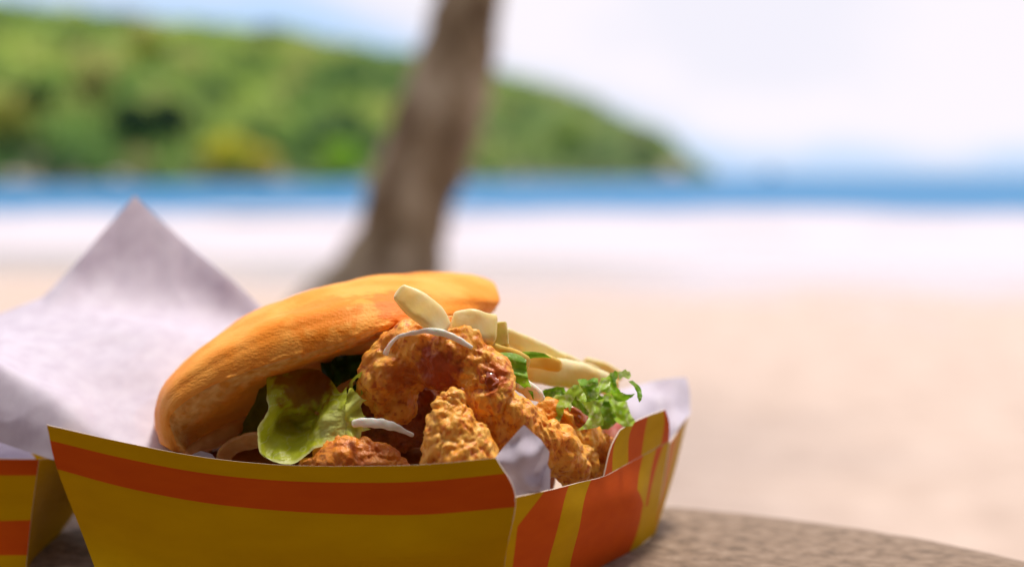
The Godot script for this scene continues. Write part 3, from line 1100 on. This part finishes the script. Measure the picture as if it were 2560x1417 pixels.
func bread() -> void:
	# each slice: lip, lower crust, upper crust, crest, back, far underside, ceiling, inner face, inner lip
	var s := [
		[[452, 1138, 476], [430, 1133, 473], [410, 1122, 475], [396, 1110, 482], [400, 1105, 500], [440, 1130, 505], [470, 1145, 500], [480, 1146, 488], [470, 1143, 479]],
		[[436, 1098, 470], [412, 1092, 471], [396, 1078, 475], [386, 1068, 487], [400, 1060, 512], [470, 1110, 520], [510, 1140, 508], [505, 1135, 488], [462, 1118, 473]],
		[[425, 1040, 468], [410, 1030, 470], [398, 1022, 476], [391, 1018, 492], [420, 1010, 525], [500, 1060, 532], [540, 1100, 512], [520, 1090, 486], [455, 1062, 472]],
		[[482, 990, 464], [455, 972, 466], [432, 958, 472], [420, 950, 494], [460, 950, 535], [560, 1000, 540], [600, 1060, 512], [565, 1052, 484], [505, 1014, 468]],
		[[588, 940, 461], [552, 905, 463], [520, 880, 470], [502, 866, 498], [560, 870, 545], [660, 940, 548], [680, 1010, 512], [640, 990, 480], [605, 956, 465]],
		[[690, 903, 460], [655, 858, 462], [622, 822, 470], [608, 794, 502], [660, 800, 552], [750, 890, 552], [760, 960, 512], [725, 935, 476], [702, 912, 464]],
		[[798, 872, 461], [770, 822, 463], [742, 780, 471], [722, 746, 506], [770, 755, 556], [840, 850, 555], [840, 920, 512], [820, 900, 474], [806, 884, 465]],
		[[895, 838, 463], [872, 795, 465], [856, 752, 474], [842, 712, 508], [880, 725, 558], [930, 815, 556], [925, 880, 512], [910, 866, 476], [900, 850, 467]],
		[[990, 806, 468], [978, 772, 471], [968, 735, 480], [960, 692, 512], [990, 705, 560], [1030, 790, 558], [1020, 845, 516], [1004, 830, 482], [996, 816, 473]],
		[[1090, 792, 478], [1086, 765, 481], [1082, 728, 490], [1076, 681, 520], [1100, 698, 560], [1120, 775, 558], [1115, 815, 522], [1100, 810, 494], [1094, 800, 484]],
		[[1170, 788, 492], [1176, 765, 494], [1180, 730, 500], [1176, 686, 526], [1190, 705, 556], [1200, 770, 554], [1192, 800, 530], [1180, 800, 506], [1173, 795, 497]],
		[[1222, 782, 508], [1238, 768, 508], [1246, 745, 511], [1236, 706, 526], [1230, 715, 548], [1230, 760, 548], [1222, 788, 532], [1218, 790, 520], [1218, 788, 512]],
		[[1238, 768, 518], [1248, 760, 518], [1252, 746, 519], [1246, 726, 526], [1244, 726, 538], [1242, 750, 538], [1238, 768, 532], [1236, 772, 525], [1236, 771, 521]]]
	var o := thing("fried_bread", "golden fried flatbread split like a pocket round the filling", "bread", P(700, 1150, 500))
	var g := loft(net(s), 300, 260, true)
	put("upper_half", finish(g[0], g[1], g[2], {"waves": [[30.0, 1.0], [10.0, 0.15]], "grit": [[2.6, 0.05], [1.0, 0.15]], "crumb": C(0.92, 0.62, 0.26), "seed": 2, "patch": 24.0, "inner": C(0.74, 0.31, 0.04),
		"colors": [C(0.98, 0.42, 0.072), C(0.97, 0.315, 0.025)], "stains": [[1000, 745, 475, 16.0, C(0.88, 0.22, 0.02)], [800, 780, 470, 18.0, C(0.88, 0.27, 0.018)]]}), M.crust, o)
	put("lower_half", bar([[520, 1190, 500, 9], [760, 1190, 500, 13], [1050, 1190, 496, 13], [1330, 1185, 496, 11]], {"flat": 1.6, "step": 1.2, "waves": [[20.0, 1.0], [4.0, 0.3]], "patch": 13.0, "colors": [C(0.40, 0.15, 0.03), C(0.30, 0.09, 0.015)]}), M.crust, o)  # coloured darker than the upper half to stand for shade in the tray


# ------------------------------------------------------------------ fried fish, sauce, fruit and vegetables

func fried(spine: Array, label: String, seed_: int, extra := {}) -> void:
	var o := {"lumps": [[10.0, 3.0], [5.2, 1.5], [2.3, 0.35]], "waves": [[16.0, 1.8], [5.0, 0.6]], "grit": [[2.2, 0.5]], "seed": seed_, "step": 0.45, "flat": 0.75, "patch": 7.0,
		"colors": [C(0.96, 0.46, 0.060), C(0.89, 0.32, 0.021), C(0.64, 0.155, 0.008)]}
	o.merge(extra, true)
	tag(put("fried_fish_piece", bar(spine, o), M.fried), label, "fried fish", "pieces of fried fish in the sandwich")


func filling() -> void:
	fried([[972, 1022, 464, 7.5], [984, 945, 463, 10.5], [1038, 886, 462, 12.0], [1120, 884, 458, 11.5], [1195, 922, 453, 9.5], [1232, 985, 449, 7.0]],
		"large arched fried piece glazed with red-brown sauce at the top", 3, {"flat": 0.7, "lumps": [[12.0, 3.2], [6.0, 1.4], [3.0, 0.4]], "colors": [C(0.95, 0.46, 0.060), C(0.84, 0.29, 0.020), C(0.60, 0.14, 0.008)], "stains": [[1090, 930, 450, 11.0, C(0.46, 0.07, 0.004)], [1010, 960, 452, 9.0, C(0.56, 0.14, 0.010)], [1225, 945, 444, 7.0, C(0.62, 0.13, 0.008)]]})
	fried([[930, 1065, 478, 10.0], [1030, 1025, 477, 13.0], [1130, 1030, 476, 13.0], [1235, 1088, 475, 11.0]], "fried piece deep behind the front tip, coloured dark to read as shade", 5,
		{"colors": [C(0.40, 0.10, 0.010), C(0.24, 0.045, 0.005)]})  # dark brown stands in for shade in the gap
	fried([[600, 1075, 500, 9.0], [740, 1005, 508, 14.0], [860, 950, 508, 13.0], [965, 895, 502, 10.0]], "filler fried piece deep under the bread behind the lettuce, coloured dark as shade", 7, {"step": 0.8, "colors": [C(0.20, 0.05, 0.008), C(0.12, 0.03, 0.006)]})  # filler behind the lettuce, the shade of the gap painted as its colour
	fried([[1000, 862, 470, 6.5], [1050, 838, 468, 6.0]], "small brown fried lump tucked under the edge of the bread", 6, {"colors": [C(0.52, 0.22, 0.06), C(0.42, 0.14, 0.03)]})
	fried([[1205, 975, 450, 6.0], [1255, 1030, 451, 8.0], [1320, 1085, 455, 8.6], [1385, 1130, 463, 8.6], [1440, 1162, 474, 7.8], [1480, 1180, 485, 6.2]], "long fried strip running down behind the paper corner", 8)
	fried([[1370, 1045, 474, 5.0], [1440, 1085, 476, 6.0], [1495, 1128, 487, 6.2], [1515, 1165, 494, 5.0]], "fried strip half hidden behind the folded flap", 9)
	fried([[1126, 1003, 441, 4.2], [1127, 1050, 440, 8.0], [1136, 1105, 440, 11.0], [1146, 1165, 440, 13.0], [1150, 1230, 442, 13.0]], "upright fried tip standing at the front rim of the tray", 12,
		{"flat": 0.6, "lumps": [[9.5, 3.0], [4.8, 1.7], [2.2, 0.22]], "colors": [C(0.97, 0.52, 0.095), C(0.93, 0.38, 0.034), C(0.74, 0.21, 0.012)]})
	fried([[775, 1178, 455, 5.0], [845, 1158, 454, 8.2], [920, 1158, 452, 8.2], [978, 1180, 450, 5.5]], "low brown fried piece under the front lettuce leaf", 14, {"colors": [C(0.80, 0.28, 0.025), C(0.62, 0.16, 0.012)]})
	var wet := [[1232, 955, 444.5, 1.2, 2.6], [1240, 985, 443.5, 1.8, 3.0]]
	tag(put("sauce_drip", bar([[1212, 930, 447, 1.4], [1228, 950, 445.5, 2.2], [1241, 972, 444.5, 2.6], [1247, 992, 445, 1.8]], {"flat": 0.35, "step": 0.35, "waves": [[5.0, 0.5], [2.0, 0.25]]}), M.sauce), "shiny red-brown sauce running down the end of the arched fried piece", "sauce")
	tag(put("sauce_drip", bar([[1408, 1040, 475, 2.6], [1436, 1044, 474, 3.8], [1462, 1060, 474, 3.0]], {"step": 0.35, "flat": 0.7, "waves": [[6.0, 0.9], [3.0, 0.3]]}), M.sauce), "round blob of shiny brown sauce under the frilly lettuce", "sauce")
	# pale strips of fruit
	var pale := [C(0.97, 0.90, 0.58), C(0.96, 0.76, 0.28)]
	var gold := [C(0.93, 0.68, 0.16), C(0.90, 0.56, 0.08)]
	var strips := [
		[[[1000, 732, 451, 3.2], [1032, 757, 450, 4.4], [1076, 789, 449, 4.7], [1108, 822, 449, 3.6]], pale, "pale strip of green mango sticking up in front of the bread", {"sq": 0.48, "flat": 0.6, "cap": 0.45, "turn": 0.7}],
		[[[1135, 812, 457, 4.8], [1180, 818, 457, 5.9], [1228, 828, 459, 5.6]], pale, "thick pale chunk of mango lying on the arched fried piece", {"sq": 0.45, "flat": 0.75, "cap": 0.3, "turn": 0.5}],
		[[[1244, 812, 462, 3.0], [1249, 840, 461, 3.2], [1254, 866, 460, 2.8]], [C(0.80, 0.62, 0.20), C(0.62, 0.60, 0.12)], "greenish end of a mango chunk above the herb leaf", {"sq": 0.3, "flat": 0.8, "cap": 0.15}],
		[[[1200, 872, 457, 3.0], [1250, 888, 459, 3.6], [1310, 906, 463, 3.0]], gold, "golden mango strip wedged above the herb leaf", {"sq": 0.6, "flat": 0.7}],
		[[[1312, 920, 484, 4.6], [1390, 930, 488, 5.2], [1460, 944, 492, 5.0], [1530, 966, 496, 3.6]], pale, "broad pale mango slice lying behind the herb leaf", {"sq": 0.7, "flat": 0.8}],
		[[[1262, 856, 496, 2.4], [1340, 878, 500, 2.8], [1420, 905, 505, 2.6], [1490, 930, 508, 2.2]], pale, "thin blurred mango strip along the back of the filling", {"sq": 0.6, "flat": 0.7}],
		[[[1264, 838, 488, 2.8], [1330, 866, 492, 3.2], [1402, 900, 496, 2.8]], pale, "pale mango strip slanting behind the greenish chunk", {"sq": 0.55, "flat": 0.7}],
		[[[1268, 905, 470, 2.2], [1330, 900, 476, 2.8], [1392, 912, 480, 2.4]], gold, "golden mango strip crossing above the broad pale slice", {"sq": 0.55, "flat": 0.7}],
		[[[1470, 908, 520, 2.2], [1510, 922, 522, 2.4], [1545, 940, 524, 2.0]], pale, "short far mango strip above the frilly lettuce", {"sq": 0.6, "flat": 0.7}]]
	for i in strips.size():
		var st = strips[i]
		var o := {"step": 0.5, "waves": [[10.0, 0.5], [3.0, 0.06]], "colors": st[1], "patch": 14.0, "seed": 20 + i}
		o.merge(st[3], true)
		tag(put("mango_strip", bar(st[0], o), M.strip), st[2], "mango strip", "strips of pale mango")
	# shredded cabbage and onion
	var white := [C(0.90, 0.86, 0.80), C(0.86, 0.78, 0.68)]
	var tan_ := [C(0.55, 0.27, 0.08), C(0.48, 0.21, 0.05)]
	var shreds := [
		[[[964, 884, 446, 0.9], [974, 863, 445, 0.55], [995, 842, 445, 0.65], [1035, 832, 445, 0.85], [1080, 827, 445, 1.0], [1130, 842, 445, 1.05], [1178, 868, 445, 0.7]], white, "long white cabbage shred curving over the arched fried piece"],
		[[[886, 1058, 449, 1.2], [925, 1056, 447, 1.6], [978, 1065, 446, 1.5], [1030, 1087, 446, 0.5]], white, "white cabbage shred pointing from the lettuce into the dark gap"],
		[[[566, 1178, 470, 2.6], [560, 1140, 469, 2.6], [590, 1112, 468, 2.8], [655, 1096, 466, 3.0]], tan_, "brownish looped cabbage shred at the lettuce's near side"],
		[[[478, 1130, 474, 2.4], [530, 1102, 473, 3.0], [585, 1072, 475, 2.8], [630, 1045, 480, 2.0]], tan_, "tan cabbage strip slanting out of the bread's lower end"],
		[[[1280, 945, 461, 1.6], [1305, 962, 459, 2.6], [1338, 985, 459, 2.6], [1352, 996, 460, 1.4]], white, "short white cabbage piece below the herb leaf"],
		[[[790, 1030, 470, 1.2], [835, 985, 470, 1.5], [880, 955, 472, 1.2]], tan_, "thin pale shred behind the lettuce wing"],
		[[[1340, 952, 490, 0.9], [1352, 953, 490, 1.0], [1366, 956, 490, 0.8]], white, "tiny white shred in the shade under the broad pale mango slice"]]
	for i in shreds.size():
		var sh = shreds[i]
		tag(put("cabbage_shred", bar(sh[0], {"step": 0.3, "flat": 0.6, "sq": 0.75, "colors": sh[1], "waves": [[4.0, 0.3]], "seed": 40 + i}), M.shred), sh[2], "cabbage", "shreds of cabbage")
	tag(put("onion_slice", bar([[1508, 1102, 496, 3.2], [1534, 1074, 499, 3.6], [1566, 1086, 504, 3.2]], {"step": 0.5, "flat": 0.6, "waves": [[6.0, 0.4]], "colors": [C(0.72, 0.36, 0.34), C(0.62, 0.22, 0.22)]}), M.shred), "pink slice of red onion beside the folded flap", "onion")


func greens() -> void:
	var lime := [C(0.68, 0.80, 0.06), C(0.56, 0.68, 0.025)]
	var deep := [C(0.24, 0.50, 0.02), C(0.16, 0.38, 0.012), C(0.34, 0.58, 0.05)]
	var bright := [C(0.36, 0.62, 0.03), C(0.44, 0.66, 0.09), C(0.60, 0.76, 0.36)]
	# the cupped leaf at the front
	var b := 456.0
	var o := thing("lettuce_leaf", "pale green lettuce leaf cupped over the front rim with a ragged wing", "lettuce", P(760, 1100, 456))
	var cup := [
		[[668, 1000, b + 6], [670, 1022, b + 4], [660, 1042, b + 2], [645, 1070, b], [642, 1105, b - 1], [648, 1130, b - 2], [656, 1141, b - 1]],
		[[668, 938, b + 14], [682, 978, b + 8], [692, 1022, b + 6], [678, 1060, b + 7], [668, 1095, b + 5], [670, 1128, b + 1], [680, 1152, b - 3]],
		[[705, 926, b + 16], [714, 970, b + 10], [718, 1022, b + 10], [715, 1057, b + 28], [705, 1092, b + 10], [700, 1128, b + 1], [704, 1160, b - 4]],
		[[750, 923, b + 17], [757, 970, b + 12], [752, 1030, b + 13], [745, 1062, b + 34], [740, 1092, b + 13], [735, 1127, b + 3], [733, 1159, b - 4]],
		[[792, 924, b + 16], [797, 975, b + 12], [792, 1030, b + 13], [777, 1057, b + 28], [770, 1087, b + 7], [765, 1117, b + 1], [760, 1142, b - 3]],
		[[823, 945, b + 15], [817, 990, b + 10], [806, 1020, b + 8], [798, 1046, b + 4], [796, 1070, b + 2], [792, 1092, b], [786, 1123, b - 3]],
		[[850, 982, b + 6], [841, 1000, b + 4], [834, 1020, b + 2], [830, 1045, b], [829, 1070, b - 1], [827, 1092, b - 2], [822, 1112, b - 4]],
		[[868, 968, b + 5], [866, 989, b + 3], [864, 1015, b + 1], [864, 1040, b], [863, 1065, b - 1], [862, 1085, b - 2], [858, 1106, b - 3]]]
	var g := loft(net(cup), 90, 90)
	put("leaf_blade", finish(g[0], g[1], g[2], {"waves": [[12.0, 0.5], [4.0, 0.25], [1.5, 0.1]], "colors": lime, "rim": C(0.86, 0.92, 0.42), "veins": C(0.80, 0.90, 0.36), "patch": 9.0, "stains": [[838, 1066, 455, 9.0, C(0.80, 0.90, 0.26)], [765, 950, 470, 14.0, C(0.36, 0.20, 0.012)], [790, 945, 469, 8.0, C(0.30, 0.11, 0.01)]]}), M.leaf, o)
	var wing := func(px: float, py: float) -> float: return b + 0.5 - (px - 858.0) * 0.02 + (1040.0 - py) * 0.045 + n_low.get_noise_2d(px * 0.02, py * 0.02) * 2.4 + sin((px * 0.5 + py) * 0.12) * 0.5
	put("leaf_wing", cut(zoomed(600, 860, 4.428, [[1150, 1075], [1155, 900], [1165, 700], [1180, 560], [1212, 490], [1245, 490], [1310, 565], [1350, 600], [1405, 618], [1360, 640], [1335, 690], [1350, 750], [1365, 785], [1390, 798], [1365, 810], [1375, 880], [1400, 920], [1450, 940], [1390, 960], [1345, 970], [1335, 1040], [1360, 1090], [1385, 1160], [1310, 1125], [1230, 1105], [1190, 1082]]), wing, 5.0, {"ragged": 1.5, "waves": [[3.0, 0.25]], "colors": [C(0.82, 0.92, 0.24), C(0.74, 0.86, 0.12)], "veins": C(0.88, 0.90, 0.55), "patch": 8.0}), M.leaf, o)
	var curl := func(px: float, py: float) -> float: return b + 6.0 - sin((px - 872.0) * 0.06) * 4.0 + (py - 940.0) * 0.03
	put("leaf_tip", cut(zoomed(600, 860, 4.428, [[1212, 490], [1205, 440], [1230, 395], [1290, 340], [1345, 305], [1390, 297], [1430, 308], [1476, 325], [1420, 335], [1395, 360], [1385, 440], [1390, 520], [1330, 580], [1335, 520], [1345, 430], [1340, 370], [1290, 375], [1245, 430], [1245, 490]]), curl, 4.0, {"colors": [C(0.50, 0.58, 0.06), C(0.36, 0.46, 0.03)], "patch": 5.0}), M.leaf, o)
	# dark leaves deep in the pocket
	var dark := thing("lettuce_leaf", "filler lettuce leaf deep under the bread, shade painted into its dark green", "lettuce", P(880, 930, 480))
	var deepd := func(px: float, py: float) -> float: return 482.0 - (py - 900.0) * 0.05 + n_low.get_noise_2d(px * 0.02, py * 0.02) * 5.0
	put("leaf_blade", cut([[800, 905], [850, 888], [920, 885], [960, 900], [955, 960], [930, 1000], [900, 1060], [850, 1090], [820, 1050], [810, 980]], deepd, 9.0, {"colors": [C(0.05, 0.11, 0.012), C(0.03, 0.07, 0.01)]}), M.leaf, dark)  # near-black green fills the pocket as painted shade
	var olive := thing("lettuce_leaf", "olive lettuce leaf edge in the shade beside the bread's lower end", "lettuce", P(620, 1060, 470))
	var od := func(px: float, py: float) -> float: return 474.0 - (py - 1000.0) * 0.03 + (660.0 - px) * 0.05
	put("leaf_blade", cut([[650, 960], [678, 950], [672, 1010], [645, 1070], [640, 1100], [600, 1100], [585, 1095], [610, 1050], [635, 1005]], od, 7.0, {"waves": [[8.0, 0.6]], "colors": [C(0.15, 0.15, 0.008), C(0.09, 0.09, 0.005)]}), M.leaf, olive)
	# herb
	var h := thing("herb_leaf", "smooth dark green herb leaf folded over the filling, two tips", "herb", P(1290, 920, 452))
	var hd := func(px: float, py: float) -> float: return 452.0 + absf(py - 915.0 + (px - 1220.0) * -0.25) * 0.06 + (px - 1225.0) * 0.03 + sin(py * 0.16 - px * 0.04) * 0.9
	put("leaf_blade", cut(zoomed(1180, 820, 5.061, [[215, 372], [270, 340], [330, 316], [410, 305], [480, 312], [560, 325], [620, 350], [690, 400], [688, 480], [700, 560], [712, 650], [740, 720], [765, 790], [790, 940], [755, 860], [700, 785], [600, 705], [480, 640], [380, 592], [290, 562], [262, 520], [245, 450]]), hd, 5.0, {"waves": [[7.0, 0.35]], "colors": deep, "veins": C(0.5, 0.68, 0.2), "patch": 10.0}), M.leaf, h)
	var hd2 := func(px: float, py: float) -> float: return 461.0 + (px - 1290.0) * 0.05 + absf(py - 887.0) * 0.08
	put("leaf_blade", cut(zoomed(1180, 820, 5.061, [[555, 328], [640, 300], [720, 296], [800, 300], [920, 322], [1005, 377], [900, 372], [780, 376], [692, 402], [620, 355]]), hd2, 5.0, {"colors": deep}), M.leaf, h)
	# frilly lettuce at the far end
	var r := thing("lettuce_leaf", "frilly bright green lettuce sprawling at the flap end of the sandwich", "lettuce", P(1480, 1020, 470))
	var lobes := [
		[[[-230, 600], [-120, 470], [0, 450], [100, 425], [200, 440], [232, 520], [180, 640], [100, 650], [0, 640], [-100, 660]], 478.0, deep],
		[[[0, 640], [60, 560], [200, 560], [250, 480], [350, 400], [430, 390], [480, 460], [550, 570], [560, 660], [500, 700], [405, 640], [382, 570], [350, 640], [310, 690], [325, 740], [290, 835], [262, 762], [200, 760], [185, 860], [130, 1000], [80, 960], [20, 900], [-40, 800]], 470.0, bright],
		[[[405, 318], [470, 305], [520, 296], [580, 325], [620, 305], [670, 282], [745, 288], [748, 400], [770, 440], [740, 560], [700, 640], [640, 662], [580, 650], [540, 560], [480, 460], [440, 380]], 466.0, deep],
		[[[490, 680], [600, 670], [700, 640], [770, 640], [847, 622], [815, 710], [782, 790], [800, 880], [832, 950], [832, 1042], [740, 1080], [600, 1112], [470, 1126], [395, 1132], [520, 1040], [580, 950], [600, 850], [540, 770]], 463.0, bright],
		[[[750, 400], [800, 288], [880, 282], [940, 220], [945, 450], [965, 560], [900, 530], [800, 520], [720, 620], [700, 560]], 476.0, bright],
		[[[940, 205], [985, 200], [1020, 168], [1058, 190], [1068, 270], [1030, 320], [1050, 430], [1110, 515], [1180, 545], [1250, 552], [1345, 540], [1280, 605], [1200, 652], [1100, 672], [1020, 650], [960, 560], [930, 450], [940, 330]], 470.0, deep],
		[[[1060, 190], [1130, 182], [1190, 148], [1215, 180], [1255, 185], [1275, 250], [1240, 312], [1190, 290], [1150, 268], [1098, 325], [1078, 280]], 474.0, bright],
		[[[1228, 340], [1300, 328], [1380, 392], [1440, 470], [1460, 580], [1440, 650], [1408, 682], [1375, 600], [1370, 520], [1330, 440], [1280, 390]], 468.0, deep],
		[[[790, 600], [900, 520], [1050, 640], [1200, 660], [1230, 750], [1265, 860], [1345, 990], [1300, 1060], [1160, 1080], [1060, 1010], [960, 900], [830, 820], [780, 720]], 486.0, bright]]
	lobes.append([[[-250, 640], [-100, 560], [100, 520], [400, 500], [700, 520], [900, 640], [1000, 800], [1060, 1000], [900, 1120], [600, 1100], [300, 1000], [100, 900], [-80, 800]], 484.0, [C(0.13, 0.27, 0.012), C(0.20, 0.36, 0.02)]])
	for l in lobes:
		var base: float = l[1]
		var ld := func(px: float, py: float) -> float: return base + n_low.get_noise_3d(px * 0.022, py * 0.022, base) * 4.5 + sin((px + py * 0.6) * 0.09 + base) * 1.6 - (py - 1000.0) * 0.02
		put("leaf_lobe", cut(zoomed(1380, 900, 6.442, l[0]), ld, 4.5, {"ragged": 1.2, "colors": l[2], "veins": C(0.66, 0.80, 0.42), "patch": 6.0, "seed": int(base)}), M.leaf, r)
